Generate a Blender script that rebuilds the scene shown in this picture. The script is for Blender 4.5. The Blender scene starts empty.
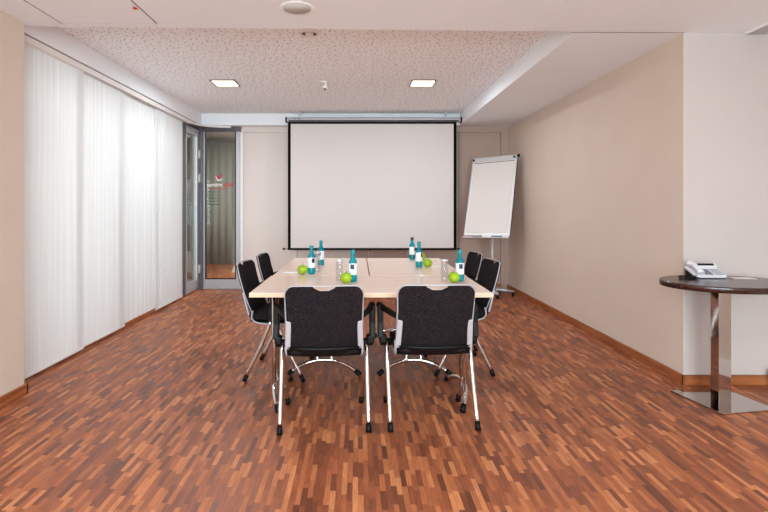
import bpy, bmesh, math, random
from mathutils import Vector, Matrix, Euler
random.seed(7)
SC = bpy.context.scene
COL = SC.collection
PI = math.pi
R = math.radians

# ------------------------------------------------------------------ camera
F, VX, VY, H = 490.0, 358.0, 207.0, 1.25
cam = bpy.data.cameras.new('camera'); cam_o = bpy.data.objects.new('camera', cam); COL.objects.link(cam_o)
cam_o.location = (0, 0, H); cam_o.rotation_euler = (R(90), 0, 0)
cam.sensor_width = 36; cam.lens = 36*F/768
cam.shift_x = (384-VX)/768; cam.shift_y = -(256-VY)/768
cam.clip_start = .05
SC.camera = cam_o

# ------------------------------------------------------------------ materials
def srgb(r, g, b):
    f = lambda c: (c/255/12.92) if c/255 <= .04045 else ((c/255+.055)/1.055)**2.4
    return (f(r), f(g), f(b), 1)
class N:
    def __init__(s, name):
        s.m = bpy.data.materials.new(name); s.m.use_nodes = True
        s.t = s.m.node_tree; s.t.nodes.clear()
        s.out = s.n('ShaderNodeOutputMaterial')
    def n(s, typ, **kw):
        x = s.t.nodes.new(typ)
        for k, v in kw.items(): setattr(x, k, v)
        return x
    def l(s, a, b): s.t.links.new(a, b)
    def math(s, op, a, b=None, c=None):
        x = s.n('ShaderNodeMath', operation=op)
        for i, v in enumerate((a, b, c)):
            if v is None: continue
            if isinstance(v, (int, float)): x.inputs[i].default_value = v
            else: s.l(v, x.inputs[i])
        return x.outputs[0]
def principled(name, col, rough=.5, metal=0, noise=0, nscale=40, bump=0, spec=.5, trans=0, coat=0, stretch=(1, 1, 1), sheen=0, ior=1.45):
    M = N(name); p = M.n('ShaderNodeBsdfPrincipled')
    p.inputs['Base Color'].default_value = col; p.inputs['Roughness'].default_value = rough
    p.inputs['Metallic'].default_value = metal; p.inputs['Specular IOR Level'].default_value = spec
    p.inputs['Transmission Weight'].default_value = trans; p.inputs['Coat Weight'].default_value = coat
    p.inputs['IOR'].default_value = ior; p.inputs['Sheen Weight'].default_value = sheen
    tc = M.n('ShaderNodeTexCoord'); mp = M.n('ShaderNodeMapping'); mp.inputs['Scale'].default_value = stretch
    M.l(tc.outputs['Object'], mp.inputs[0])
    nz = M.n('ShaderNodeTexNoise'); nz.inputs['Scale'].default_value = nscale; nz.inputs['Detail'].default_value = 4
    M.l(mp.outputs[0], nz.inputs[0])
    if noise:
        mx = M.n('ShaderNodeMix', data_type='RGBA', blend_type='MULTIPLY'); mx.inputs[0].default_value = 1
        rp = M.n('ShaderNodeMapRange'); rp.inputs['To Min'].default_value = 1-noise; rp.inputs['To Max'].default_value = 1+noise
        rp.inputs['From Min'].default_value = .3; rp.inputs['From Max'].default_value = .7
        M.l(nz.outputs[0], rp.inputs[0]); mx.inputs[6].default_value = col; M.l(rp.outputs[0], mx.inputs[7])
        M.l(mx.outputs[2], p.inputs['Base Color'])
    if bump:
        b = M.n('ShaderNodeBump'); b.inputs['Strength'].default_value = bump; b.inputs['Distance'].default_value = .002
        M.l(nz.outputs[0], b.inputs['Height']); M.l(b.outputs[0], p.inputs['Normal'])
    M.l(p.outputs[0], M.out.inputs[0])
    return M.m

MT = {}
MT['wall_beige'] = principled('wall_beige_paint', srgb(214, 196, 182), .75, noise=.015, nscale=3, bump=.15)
MT['wall_pink'] = principled('wall_light_paint', srgb(224, 211, 205), .75, noise=.012, nscale=3, bump=.12)
MT['wall_tan'] = principled('wall_panel_paint', srgb(214, 196, 184), .7, noise=.02, nscale=4, bump=.1)
MT['wall_brown'] = principled('brown_wall_paint', srgb(180, 154, 142), .7, noise=.02, nscale=4, bump=.1)
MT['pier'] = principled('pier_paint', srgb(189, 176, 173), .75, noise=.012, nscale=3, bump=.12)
MT['ceiling'] = principled('ceiling_paint', srgb(240, 243, 248), .8, noise=.01, nscale=2)
MT['white'] = principled('white_trim', srgb(238, 234, 232), .5, noise=.01)
MT['groove'] = principled('shadow_gap', srgb(120, 105, 100), .9, noise=.02)
MT['dark_gap'] = principled('dark_slot', srgb(70, 62, 60), .8, noise=.02)
MT['alu'] = principled('grey_aluminium', srgb(188, 186, 190), .4, .6, noise=.04, nscale=30)
MT['alu_dark'] = principled('dark_aluminium', srgb(98, 94, 100), .4, .5, noise=.04, nscale=30)
MT['alu_light'] = principled('light_aluminium', srgb(205, 203, 205), .35, .3, noise=.02, nscale=30)
MT['chrome'] = principled('polished_chrome', srgb(225, 222, 222), .07, 1, noise=.02, nscale=15)
MT['steel'] = principled('polished_steel', srgb(200, 192, 188), .06, 1, noise=.03, nscale=6)
MT['silver'] = principled('silver_plastic', srgb(176, 170, 176), .4, .15, noise=.02)
MT['black'] = principled('black_plastic', srgb(12, 11, 11), .5, spec=.25, noise=.1, nscale=60)
MT['screen_black'] = principled('black_border', srgb(6, 6, 6), .8, spec=.1, noise=.1)
MT['screen'] = principled('screen_cloth', srgb(215, 207, 205), .85, noise=.006, nscale=200)
MT['paper'] = principled('white_paper', srgb(220, 210, 206), .8, noise=.01, nscale=20)
MT['pen_red'] = principled('red_plastic', srgb(170, 30, 35), .4, noise=.03)
MT['pen_blue'] = principled('blue_plastic', srgb(40, 90, 150), .4, noise=.03)
MT['eraser'] = principled('eraser_foam', srgb(226, 220, 214), .8, noise=.05)
MT['apple'] = principled('apple_skin', srgb(148, 178, 22), .25, noise=.14, nscale=18, coat=.3, stretch=(1, 1, .4))
MT['stem'] = principled('apple_stem', srgb(80, 55, 25), .7, noise=.1)
MT['cap'] = principled('teal_cap', srgb(20, 130, 140), .35, noise=.05)
MT['cap_dark'] = principled('dark_cap', srgb(16, 34, 40), .35, noise=.05)
MT['phone'] = principled('phone_plastic', srgb(214, 211, 216), .4, noise=.02)
MT['phone_key'] = principled('phone_keys', srgb(150, 152, 160), .5, noise=.05)
MT['phone_dark'] = principled('phone_dark_keys', srgb(45, 50, 66), .4, noise=.05)
MT['hedge'] = principled('hedge_leaves', srgb(38, 52, 32), .9, noise=.6, nscale=14)
MT['redbrown'] = principled('red_brown_post', srgb(92, 48, 40), .6, noise=.1)
MT['ground'] = principled('outdoor_paving', srgb(150, 148, 145), .8, noise=.1, nscale=10)
MT['room_grey'] = principled('grey_green_wall', srgb(160, 160, 156), .8, noise=.03, nscale=3)
MT['lobby_curtain'] = principled('lobby_drape', srgb(158, 158, 154), .8, noise=.04, nscale=6, stretch=(8, 8, .1))
MT['red_dot'] = principled('red_lens', srgb(200, 40, 40), .3, noise=.02)
MT['speaker'] = principled('speaker_grille', srgb(196, 194, 188), .7, noise=.25, nscale=400)
MT['logo_white'] = principled('white_vinyl', srgb(235, 235, 235), .5, noise=.01)
MT['logo_red'] = principled('red_vinyl', srgb(205, 30, 60), .5, noise=.01)
MT['reflection_green'] = principled('painted_reflection_green', srgb(70, 95, 75), .5, noise=.01)

def emit(name, col, s):
    M = N(name); e = M.n('ShaderNodeEmission'); e.inputs[0].default_value = col; e.inputs[1].default_value = s
    M.l(e.outputs[0], M.out.inputs[0]); return M.m
MT['lamp'] = emit('lit_lamp_diffuser', srgb(255, 244, 215), 9)

def wood(name, c1, c2, rough=.45, stretch=(1, 12, 12), scale=4, coat=0):
    M = N(name); tc = M.n('ShaderNodeTexCoord'); mp = M.n('ShaderNodeMapping'); mp.inputs['Scale'].default_value = stretch
    M.l(tc.outputs['Object'], mp.inputs[0])
    nz = M.n('ShaderNodeTexNoise'); nz.inputs['Scale'].default_value = scale; nz.inputs['Detail'].default_value = 7; nz.inputs['Distortion'].default_value = .6
    M.l(mp.outputs[0], nz.inputs[0])
    cr = M.n('ShaderNodeValToRGB'); cr.color_ramp.elements[0].position = .3; cr.color_ramp.elements[1].position = .7
    cr.color_ramp.elements[0].color = c1; cr.color_ramp.elements[1].color = c2
    M.l(nz.outputs[0], cr.inputs[0])
    p = M.n('ShaderNodeBsdfPrincipled'); p.inputs['Roughness'].default_value = rough; p.inputs['Coat Weight'].default_value = coat
    M.l(cr.outputs[0], p.inputs['Base Color']); M.l(p.outputs[0], M.out.inputs[0])
    return M.m
MT['skirting'] = wood('skirting_wood', srgb(128, 68, 34), srgb(176, 104, 58), .4, (12, 1, 12), 3)
MT['skirting_x'] = wood('skirting_wood_cross', srgb(128, 68, 34), srgb(176, 104, 58), .4, (1, 12, 12), 3)
MT['maple'] = wood('pale_maple', srgb(226, 196, 176), srgb(236, 210, 192), .28, (1, 14, 14), 2.5, coat=.2)
MT['maple_edge'] = wood('pale_maple_edge', srgb(206, 168, 140), srgb(220, 186, 160), .4, (1, 14, 14), 3)
MT['mahogany'] = wood('dark_mahogany', srgb(36, 16, 13), srgb(62, 28, 23), .2, (1, 12, 12), 4, coat=0)

def parquet():
    M = N('strip_parquet'); tc = M.n('ShaderNodeTexCoord'); sp = M.n('ShaderNodeSeparateXYZ'); M.l(tc.outputs['Object'], sp.inputs[0])
    W, L = .0245, .135
    u = M.math('DIVIDE', sp.outputs[0], W); row = M.math('FLOOR', u)
    w1 = M.n('ShaderNodeTexWhiteNoise', noise_dimensions='1D'); M.l(row, w1.inputs['W'])
    v = M.math('ADD', M.math('DIVIDE', sp.outputs[1], L), M.math('MULTIPLY', w1.outputs[0], 7.3)); idx = M.math('FLOOR', v)
    cb = M.n('ShaderNodeCombineXYZ'); M.l(row, cb.inputs[0]); M.l(idx, cb.inputs[1])
    w2 = M.n('ShaderNodeTexWhiteNoise', noise_dimensions='2D'); M.l(cb.outputs[0], w2.inputs['Vector'])
    cr = M.n('ShaderNodeValToRGB'); e = cr.color_ramp.elements
    e[0].position = 0; e[0].color = srgb(104, 58, 40); e[1].position = 1; e[1].color = srgb(196, 126, 82)
    for pos, c in ((.18, srgb(132, 73, 48)), (.5, srgb(152, 85, 53)), (.82, srgb(174, 104, 65))):
        x = e.new(pos); x.color = c
    M.l(w2.outputs[0], cr.inputs[0])
    # grain
    mp = M.n('ShaderNodeMapping'); mp.inputs['Scale'].default_value = (260, 14, 1)
    ad = M.n('ShaderNodeVectorMath', operation='ADD'); M.l(tc.outputs['Object'], ad.inputs[0]); M.l(w2.outputs['Color'], ad.inputs[1])
    M.l(ad.outputs[0], mp.inputs[0]); nz = M.n('ShaderNodeTexNoise'); nz.inputs['Scale'].default_value = 1; nz.inputs['Detail'].default_value = 3
    M.l(mp.outputs[0], nz.inputs[0])
    rg = M.n('ShaderNodeMapRange'); rg.inputs['From Min'].default_value = .3; rg.inputs['From Max'].default_value = .7
    rg.inputs['To Min'].default_value = .76; rg.inputs['To Max'].default_value = 1.2; M.l(nz.outputs[0], rg.inputs[0])
    m1 = M.n('ShaderNodeMix', data_type='RGBA', blend_type='MULTIPLY'); m1.inputs[0].default_value = 1
    M.l(cr.outputs[0], m1.inputs[6]); M.l(rg.outputs[0], m1.inputs[7])
    # seams
    fu = M.math('FRACT', u); fv = M.math('FRACT', v)
    su = M.math('LESS_THAN', fu, .05); sv = M.math('LESS_THAN', fv, .01); s = M.math('MAXIMUM', su, sv)
    m2 = M.n('ShaderNodeMix', data_type='RGBA'); M.l(M.math('MULTIPLY', s, .45), m2.inputs[0]); M.l(m1.outputs[2], m2.inputs[6]); m2.inputs[7].default_value = srgb(80, 42, 28)
    p = M.n('ShaderNodeBsdfPrincipled'); M.l(m2.outputs[2], p.inputs['Base Color'])
    rr = M.n('ShaderNodeMapRange'); rr.inputs['To Min'].default_value = .38; rr.inputs['To Max'].default_value = .55; M.l(w2.outputs[0], rr.inputs[0]); M.l(rr.outputs[0], p.inputs['Roughness'])
    b = M.n('ShaderNodeBump'); b.inputs['Strength'].default_value = .25; b.inputs['Distance'].default_value = .001
    M.l(M.math('SUBTRACT', M.math('MULTIPLY', w2.outputs[0], .6), s), b.inputs['Height']); M.l(b.outputs[0], p.inputs['Normal'])
    M.l(p.outputs[0], M.out.inputs[0]); return M.m
MT['parquet'] = parquet()

def perforated():
    M = N('perforated_acoustic_board'); tc = M.n('ShaderNodeTexCoord')
    tot = None
    for sc, th in ((19, .125), (27, .095)):
        mp = M.n('ShaderNodeMapping'); mp.inputs['Scale'].default_value = (sc, sc*.9, 0); mp.inputs['Location'].default_value = (sc*.37, sc*.71, 0)
        M.l(tc.outputs['Object'], mp.inputs[0])
        vo = M.n('ShaderNodeTexVoronoi', voronoi_dimensions='2D'); vo.inputs['Scale'].default_value = 1; M.l(mp.outputs[0], vo.inputs['Vector'])
        h = M.math('LESS_THAN', vo.outputs['Distance'], th)
        tot = h if tot is None else M.math('MAXIMUM', tot, h)
    mx = M.n('ShaderNodeMix', data_type='RGBA'); M.l(tot, mx.inputs[0]); mx.inputs[6].default_value = srgb(250, 251, 254); mx.inputs[7].default_value = srgb(165, 155, 156)
    p = M.n('ShaderNodeBsdfPrincipled'); p.inputs['Roughness'].default_value = .85; M.l(mx.outputs[2], p.inputs['Base Color'])
    b = M.n('ShaderNodeBump'); b.inputs['Strength'].default_value = .5; b.inputs['Distance'].default_value = .003; b.invert = True
    M.l(tot, b.inputs['Height']); M.l(b.outputs[0], p.inputs['Normal'])
    M.l(p.outputs[0], M.out.inputs[0]); return M.m
MT['perforated'] = perforated()

def fabric():
    M = N('black_woven_fabric'); tc = M.n('ShaderNodeTexCoord')
    nz = M.n('ShaderNodeTexNoise'); nz.inputs['Scale'].default_value = 110; nz.inputs['Detail'].default_value = 2; M.l(tc.outputs['Object'], nz.inputs[0])
    cr = M.n('ShaderNodeValToRGB'); e = cr.color_ramp.elements
    e[0].position = .35; e[0].color = srgb(17, 16, 24); e[1].position = .66; e[1].color = srgb(42, 32, 31)
    M.l(nz.outputs[0], cr.inputs[0])
    p = M.n('ShaderNodeBsdfPrincipled'); p.inputs['Roughness'].default_value = .95; p.inputs['Specular IOR Level'].default_value = .12
    M.l(cr.outputs[0], p.inputs['Base Color'])
    b = M.n('ShaderNodeBump'); b.inputs['Strength'].default_value = .5; b.inputs['Distance'].default_value = .002; M.l(nz.outputs[0], b.inputs['Height']); M.l(b.outputs[0], p.inputs['Normal'])
    M.l(p.outputs[0], M.out.inputs[0]); return M.m
MT['fabric'] = fabric()

def curtain_mat():
    M = N('translucent_curtain_fabric'); tc = M.n('ShaderNodeTexCoord')
    mp = M.n('ShaderNodeMapping'); mp.inputs['Scale'].default_value = (1, 60, .6); M.l(tc.outputs['Object'], mp.inputs[0])
    nz = M.n('ShaderNodeTexNoise'); nz.inputs['Scale'].default_value = 1; nz.inputs['Detail'].default_value = 3; M.l(mp.outputs[0], nz.inputs[0])
    cr = M.n('ShaderNodeValToRGB'); e = cr.color_ramp.elements
    e[0].position = .35; e[0].color = srgb(234, 234, 236); e[1].position = .65; e[1].color = srgb(246, 246, 246); M.l(nz.outputs[0], cr.inputs[0])
    d = M.n('ShaderNodeBsdfDiffuse'); t = M.n('ShaderNodeBsdfTranslucent'); M.l(cr.outputs[0], d.inputs[0]); M.l(cr.outputs[0], t.inputs[0])
    mx = M.n('ShaderNodeMixShader'); mx.inputs[0].default_value = .45; M.l(d.outputs[0], mx.inputs[1]); M.l(t.outputs[0], mx.inputs[2])
    M.l(mx.outputs[0], M.out.inputs[0]); return M.m
MT['curtain'] = curtain_mat()

def pane_glass(name, tint, refl=1.0, ior=1.5):
    M = N(name); tr = M.n('ShaderNodeBsdfTransparent'); tr.inputs[0].default_value = tint
    g = M.n('ShaderNodeBsdfGlossy'); g.inputs['Roughness'].default_value = .02; g.inputs[0].default_value = (refl, refl, refl, 1)
    lw = M.n('ShaderNodeLayerWeight'); lw.inputs[0].default_value = .5
    fac = M.math('MULTIPLY_ADD', M.math('POWER', lw.outputs['Facing'], 4.0), .8, .035)
    mx = M.n('ShaderNodeMixShader'); M.l(fac, mx.inputs[0]); M.l(tr.outputs[0], mx.inputs[1]); M.l(g.outputs[0], mx.inputs[2])
    M.l(mx.outputs[0], M.out.inputs[0]); return M.m
MT['pane'] = pane_glass('window_glass', (.93, .96, .95, 1))
MT['pane_grey'] = pane_glass('grey_tinted_glass', (.82, .85, .82, 1))
MT['tumbler'] = pane_glass('clear_tumbler_glass', (.93, .94, .95, 1), 1, 1.6)
MT['bottle'] = pane_glass('teal_bottle_glass', (.02, .50, .56, 1), .9, 1.55)
def bottle_mat():
    M = N('teal_glass_bottle'); tr = M.n('ShaderNodeBsdfTransparent'); tr.inputs[0].default_value = (.08, .78, .84, 1)
    p = M.n('ShaderNodeBsdfPrincipled'); p.inputs['Base Color'].default_value = srgb(0, 150, 165); p.inputs['Roughness'].default_value = .06; p.inputs['Coat Weight'].default_value = .5
    mx = M.n('ShaderNodeMixShader'); mx.inputs[0].default_value = .5; M.l(tr.outputs[0], mx.inputs[1]); M.l(p.outputs[0], mx.inputs[2]); M.l(mx.outputs[0], M.out.inputs[0]); return M.m
MT['bottle'] = bottle_mat()

def label_mat():      # white label with a dark printed block and a fine line
    M = N('bottle_label'); tc = M.n('ShaderNodeTexCoord'); sp = M.n('ShaderNodeSeparateXYZ'); M.l(tc.outputs['Object'], sp.inputs[0])
    z = sp.outputs[2]; x = sp.outputs[0]
    a = M.math('MULTIPLY', M.math('GREATER_THAN', z, .085), M.math('LESS_THAN', z, .118))
    b = M.math('MULTIPLY', M.math('GREATER_THAN', x, -.016), M.math('LESS_THAN', x, .010))
    c = M.math('MULTIPLY', a, b)
    mx = M.n('ShaderNodeMix', data_type='RGBA'); M.l(c, mx.inputs[0]); mx.inputs[6].default_value = srgb(226, 232, 240); mx.inputs[7].default_value = srgb(22, 36, 60)
    p = M.n('ShaderNodeBsdfPrincipled'); p.inputs['Roughness'].default_value = .5; M.l(mx.outputs[2], p.inputs['Base Color']); M.l(p.outputs[0], M.out.inputs[0]); return M.m
MT['label'] = label_mat()

# ------------------------------------------------------------------ geometry helpers
def nb(): return bmesh.new()
def add_box(bm, c, s, rot=None, bev=0, seg=2):
    t = bmesh.new(); bmesh.ops.create_cube(t, size=1)
    bmesh.ops.scale(t, vec=s, verts=t.verts)
    if bev: bmesh.ops.bevel(t, geom=list(t.edges), offset=bev, segments=seg, affect='EDGES', profile=.5)
    m = Matrix.Translation(c)
    if rot is not None: m = m @ (Euler(rot).to_matrix().to_4x4() if not isinstance(rot, Matrix) else rot.to_4x4())
    bmesh.ops.transform(t, matrix=m, verts=t.verts)
    me = bpy.data.meshes.new('t'); t.to_mesh(me); t.free(); bm.from_mesh(me); bpy.data.meshes.remove(me); return bm
def rng_box(bm, x0, x1, y0, y1, z0, z1, bev=0):
    return add_box(bm, ((x0+x1)/2, (y0+y1)/2, (z0+z1)/2), (x1-x0, y1-y0, z1-z0), None, bev)
def add_tube(bm, pts, r, n=12, cap=True, up=None, sx=1.0):
    pts = [Vector(p) for p in pts]; rings = []
    rr = r if isinstance(r, (list, tuple)) else [r]*len(pts)
    prev = None
    for i, p in enumerate(pts):
        d = (pts[min(i+1, len(pts)-1)]-pts[max(i-1, 0)]).normalized()
        if prev is None:
            u = Vector(up) if up else (Vector((0, 0, 1)) if abs(d.z) < .9 else Vector((0, 1, 0)))
        else: u = prev
        a = d.cross(u).normalized(); u = a.cross(d).normalized(); prev = u
        rings.append([bm.verts.new(p+(a*math.cos(2*PI*k/n)*sx+u*math.sin(2*PI*k/n))*rr[i]) for k in range(n)])
    for i in range(len(rings)-1):
        for k in range(n): 
            f = bm.faces.new((rings[i][k], rings[i][(k+1) % n], rings[i+1][(k+1) % n], rings[i+1][k])); f.smooth = True
    if cap: bm.faces.new(rings[0][::-1]); bm.faces.new(rings[-1])
    return bm
def add_lathe(bm, prof, n=24, c=(0, 0, 0), close=False):
    rings = []
    for r, z in prof:
        if r < 1e-5: rings.append([bm.verts.new((c[0], c[1], c[2]+z))])
        else: rings.append([bm.verts.new((c[0]+r*math.cos(2*PI*k/n), c[1]+r*math.sin(2*PI*k/n), c[2]+z)) for k in range(n)])
    seq = list(range(len(rings)-1))
    for i in seq:
        A, B = rings[i], rings[i+1]
        for k in range(n):
            if len(A) == 1 and len(B) == 1: continue
            if len(A) == 1: f = bm.faces.new((A[0], B[(k+1) % n], B[k]))
            elif len(B) == 1: f = bm.faces.new((A[k], A[(k+1) % n], B[0]))
            else: f = bm.faces.new((A[k], A[(k+1) % n], B[(k+1) % n], B[k]))
            f.smooth = True
    return bm
def add_prism(bm, pts2, mat, t):           # pts2 outline in local XY, extruded 0..t along local Z, matrix to place
    lo = [bm.verts.new(mat @ Vector((x, y, 0))) for x, y in pts2]; hi = [bm.verts.new(mat @ Vector((x, y, t))) for x, y in pts2]
    bm.faces.new(lo[::-1]); bm.faces.new(hi); n = len(lo)
    for i in range(n): bm.faces.new((lo[i], lo[(i+1) % n], hi[(i+1) % n], hi[i]))
    return bm
def rrect(w, h, r, n=6):                  # rounded rectangle outline centred on 0
    o = []
    for cx, cy, a in ((w/2-r, h/2-r, 0), (-w/2+r, h/2-r, 90), (-w/2+r, -h/2+r, 180), (w/2-r, -h/2+r, 270)):
        for k in range(n+1):
            t = R(a+90*k/n); o.append((cx+r*math.cos(t), cy+r*math.sin(t)))
    return o
def smooth_path(ctrl, n=6):               # catmull-rom
    P = [Vector(c) for c in ctrl]; P = [P[0]*2-P[1]]+P+[P[-1]*2-P[-2]]; out = []
    for i in range(1, len(P)-2):
        for k in range(n):
            t = k/n; a, b, c, d = P[i-1], P[i], P[i+1], P[i+2]
            out.append(.5*((2*b)+(c-a)*t+(2*a-5*b+4*c-d)*t*t+(3*b-a-3*c+d)*t**3))
    out.append(P[-2]); return out
def obj(name, bm, m, parent=None, loc=None, bev=0, smooth=False):
    bmesh.ops.recalc_face_normals(bm, faces=bm.faces)
    me = bpy.data.meshes.new(name); bm.to_mesh(me); bm.free()
    me.materials.append(MT[m] if isinstance(m, str) else m)
    o = bpy.data.objects.new(name, me); COL.objects.link(o)
    if parent is not None: o.parent = parent
    if loc is not None: o.location = loc
    if smooth:
        for p in me.polygons: p.use_smooth = True
    if bev:
        b = o.modifiers.new('bevel', 'BEVEL'); b.width = bev; b.segments = 2; b.limit_method = 'ANGLE'
    return o
def tag(o, label, cat, group=None):
    o['label'] = label; o['category'] = cat
    if group: o['group'] = group
    return o
def thing(name, label, cat, loc=(0, 0, 0), rz=0, group=None):
    o = bpy.data.objects.new(name, None); COL.objects.link(o); o.location = loc; o.rotation_euler = (0, 0, rz)
    o.empty_display_size = .1
    return tag(o, label, cat, group)
def struct(name, bm, m, parent=None, label=None, **kw):
    o = obj(name, bm, m, parent, **kw)
    if parent is None:
        o['kind'] = 'structure'
        if label: o['label'] = label
    return o
def copy_tree(o, parent=None):
    c = o.copy(); COL.objects.link(c)
    if parent is not None: c.parent = parent
    for ch in list(o.children): copy_tree(ch, c)
    return c
def dup(o, loc, rz, label, group=None):
    c = copy_tree(o); c.location = loc; c.rotation_euler = (0, 0, rz); tag(c, label, o['category'], group or o.get('group')); return c

# ------------------------------------------------------------------ dimensions
ZC, ZR = 2.475, 2.645            # lower ceiling, recessed ceiling
XR, YP = 2.295, 3.45             # right wall, pier face
YB = 7.50                        # back wall
XN = 2.90                        # near right wall
YN = -2.6                        # wall behind the camera

# ------------------------------------------------------------------ floor
struct('floor', rng_box(nb(), -4.6, 3.1, YN-.1, 11.4, -.08, 0), 'parquet', label='reddish brown strip parquet floor')
struct('ground', rng_box(nb(), -14, -4.6, -6, 20, -.12, -.03), 'ground', label='pale paving outside the windows')
# the outdoor part beyond the window line (paving laid just over the slab)
struct('ground_strip', rng_box(nb(), -4.6, -2.80, -6, 7.6, .0, .006), 'ground', label='paving strip outside the window')

# ------------------------------------------------------------------ ceiling
bm = nb()
def quad_slab(bm, pts, z0, z1):
    add_prism(bm, pts, Matrix.Translation((0, 0, z0)), z1-z0)
quad_slab(bm, [(-2.8, YN), (3.05, YN), (3.05, 3.44), (2.3, 3.44), (-2.34, 3.32), (-2.8, 3.32)], ZC, ZC+.35)    # near
rng_box(bm, 1.523, 3.05, 3.4405, 7.7, ZC, ZC+.35)                  # right soffit
rng_box(bm, -2.8, -2.337, 3.3205, 7.7, ZC, ZC+.35)                 # left soffit
rng_box(bm, -2.337, 1.523, 7.32, 7.7, ZC, ZC+.35)                  # far soffit
struct('ceiling', bm, 'ceiling', label='smooth painted ceiling with a recessed field')
struct('ceiling_recess', rng_box(nb(), -2.45, 1.65, 3.2, 7.45, ZR, ZR+.1), 'perforated', label='perforated acoustic ceiling board in the recess')
struct('trim_1', rng_box(nb(), 1.49, XR, 3.437, 3.442, ZC-.0012, ZC+.001), 'groove', label='thin joint line in the ceiling')

# ------------------------------------------------------------------ walls
struct('wall_right', rng_box(nb(), XR, XR+.25, YP+.25, YB+.2, 0, ZC), 'wall_beige', label='beige right wall')
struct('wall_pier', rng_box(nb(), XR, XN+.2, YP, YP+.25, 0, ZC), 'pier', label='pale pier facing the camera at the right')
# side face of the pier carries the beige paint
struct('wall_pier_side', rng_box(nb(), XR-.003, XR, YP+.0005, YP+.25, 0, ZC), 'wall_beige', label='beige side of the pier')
struct('wall_right_near', rng_box(nb(), XN, XN+.2, YN, YP, 0, ZC), 'wall_tan', label='near right wall beside the pier')
struct('wall_back', rng_box(nb(), -1.78, -.11, YB+.03, YB+.18, 0, ZC), 'wall_pink', label='light left part of the back wall')
struct('wall_back_right', rng_box(nb(), -.11, 2.30, YB+.03, YB+.18, 0, ZC), 'wall_brown', label='brownish right part of the back wall')
bm = nb()
rng_box(bm, .72, XR, YB-.01, YB+.03, 2.395, ZC); rng_box(bm, 2.185, XR, YB-.01, YB+.03, 0, 2.395)
struct('trim_11', rng_box(nb(), -1.78, .72, YB-.01, YB+.03, 2.395, ZC), 'wall_pink', label='light header above the back wall')
struct('trim_2', bm, 'wall_brown', label='header and side post framing the back wall')
struct('trim_3', rng_box(nb(), -1.80, -1.755, YB-.01, YB+.03, 0, 2.395), 'white', label='narrow white post at the glass panel')
for i, x in enumerate((-.934, -.11, .72, 1.55)):
    struct('trim_%d' % (4+i), rng_box(nb(), x-.003, x+.003, YB+.026, YB+.031, .07, 2.395), 'groove', label='thin vertical joint in the back wall')
# left side
struct('wall_left', rng_box(nb(), -2.80, -2.230, YN, 3.275, 0, ZC), 'wall_beige', label='near left wall')
bm = nb()
rng_box(bm, -2.80, -2.62, 3.275, 3.50, 0, ZC); rng_box(bm, -2.80, -2.62, 6.60, 6.80, 0, ZC); rng_box(bm, -2.80, -2.62, 3.50, 6.60, 2.42, ZC)
struct('wall_left_far', bm, 'wall_pink', label='window wall behind the curtains')
# wall behind the camera with an opening added to let fill light in
bm = nb()
rng_box(bm, -2.8, -1.9, YN-.2, YN, 0, ZC); rng_box(bm, 2.3, 3.1, YN-.2, YN, 0, ZC); rng_box(bm, -1.9, 2.3, YN-.2, YN, 0, .5); rng_box(bm, -1.9, 2.3, YN-.2, YN, 2.3, ZC)
struct('wall_near', bm, 'wall_pink', label='wall behind the camera')
# baseboards
def base(name, x0, x1, y0, y1, m): struct(name, rng_box(nb(), x0, x1, y0, y1, 0, .07, .003), m, label='reddish wooden skirting board')
base('baseboard_right', XR-.018, XR, YP-.018, YB, 'skirting')
base('baseboard_pier', XR-.018, XN, YP-.018, YP, 'skirting_x')
base('baseboard_left', -2.230, -2.214, YN, 3.291, 'skirting')
base('baseboard_left_return', -2.40, -2.214, 3.275, 3.291, 'skirting_x')
base('baseboard_back', -1.755, 2.185, YB+.012, YB+.03, 'skirting_x')
struct('baseboard_window', rng_box(nb(), -2.62, -2.402, 3.291, 6.74, 0, .05, .003), 'skirting', label='low wooden plinth under the curtains')

# ------------------------------------------------------------------ windows behind the curtains
fr = nb()
for y in (3.53, 4.98, 6.57): rng_box(fr, -2.74, -2.68, y-.035, y+.035, .02, 2.42)
rng_box(fr, -2.74, -2.68, 3.50, 6.60, .02, .09); rng_box(fr, -2.74, -2.68, 3.50, 6.60, 2.35, 2.42)
wf = struct('window_1', fr, 'alu', label='wide window behind the translucent curtains')
obj('pane', rng_box(nb(), -2.714, -2.706, 3.56, 6.54, .09, 2.35), 'pane', wf)
fr = nb()  # unseen window, added so fill light can enter from behind
for x in (-1.87, .2, 2.27): rng_box(fr, x-.03, x+.03, YN-.13, YN-.07, .5, 2.3)
rng_box(fr, -1.9, 2.3, YN-.13, YN-.07, .5, .56); rng_box(fr, -1.9, 2.3, YN-.13, YN-.07, 2.24, 2.3)
wf = struct('fill_window', fr, 'alu', label='unseen window added behind the camera for fill light')
obj('pane', rng_box(nb(), -1.87, 2.27, YN-.104, YN-.096, .56, 2.24), 'pane', wf)

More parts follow.
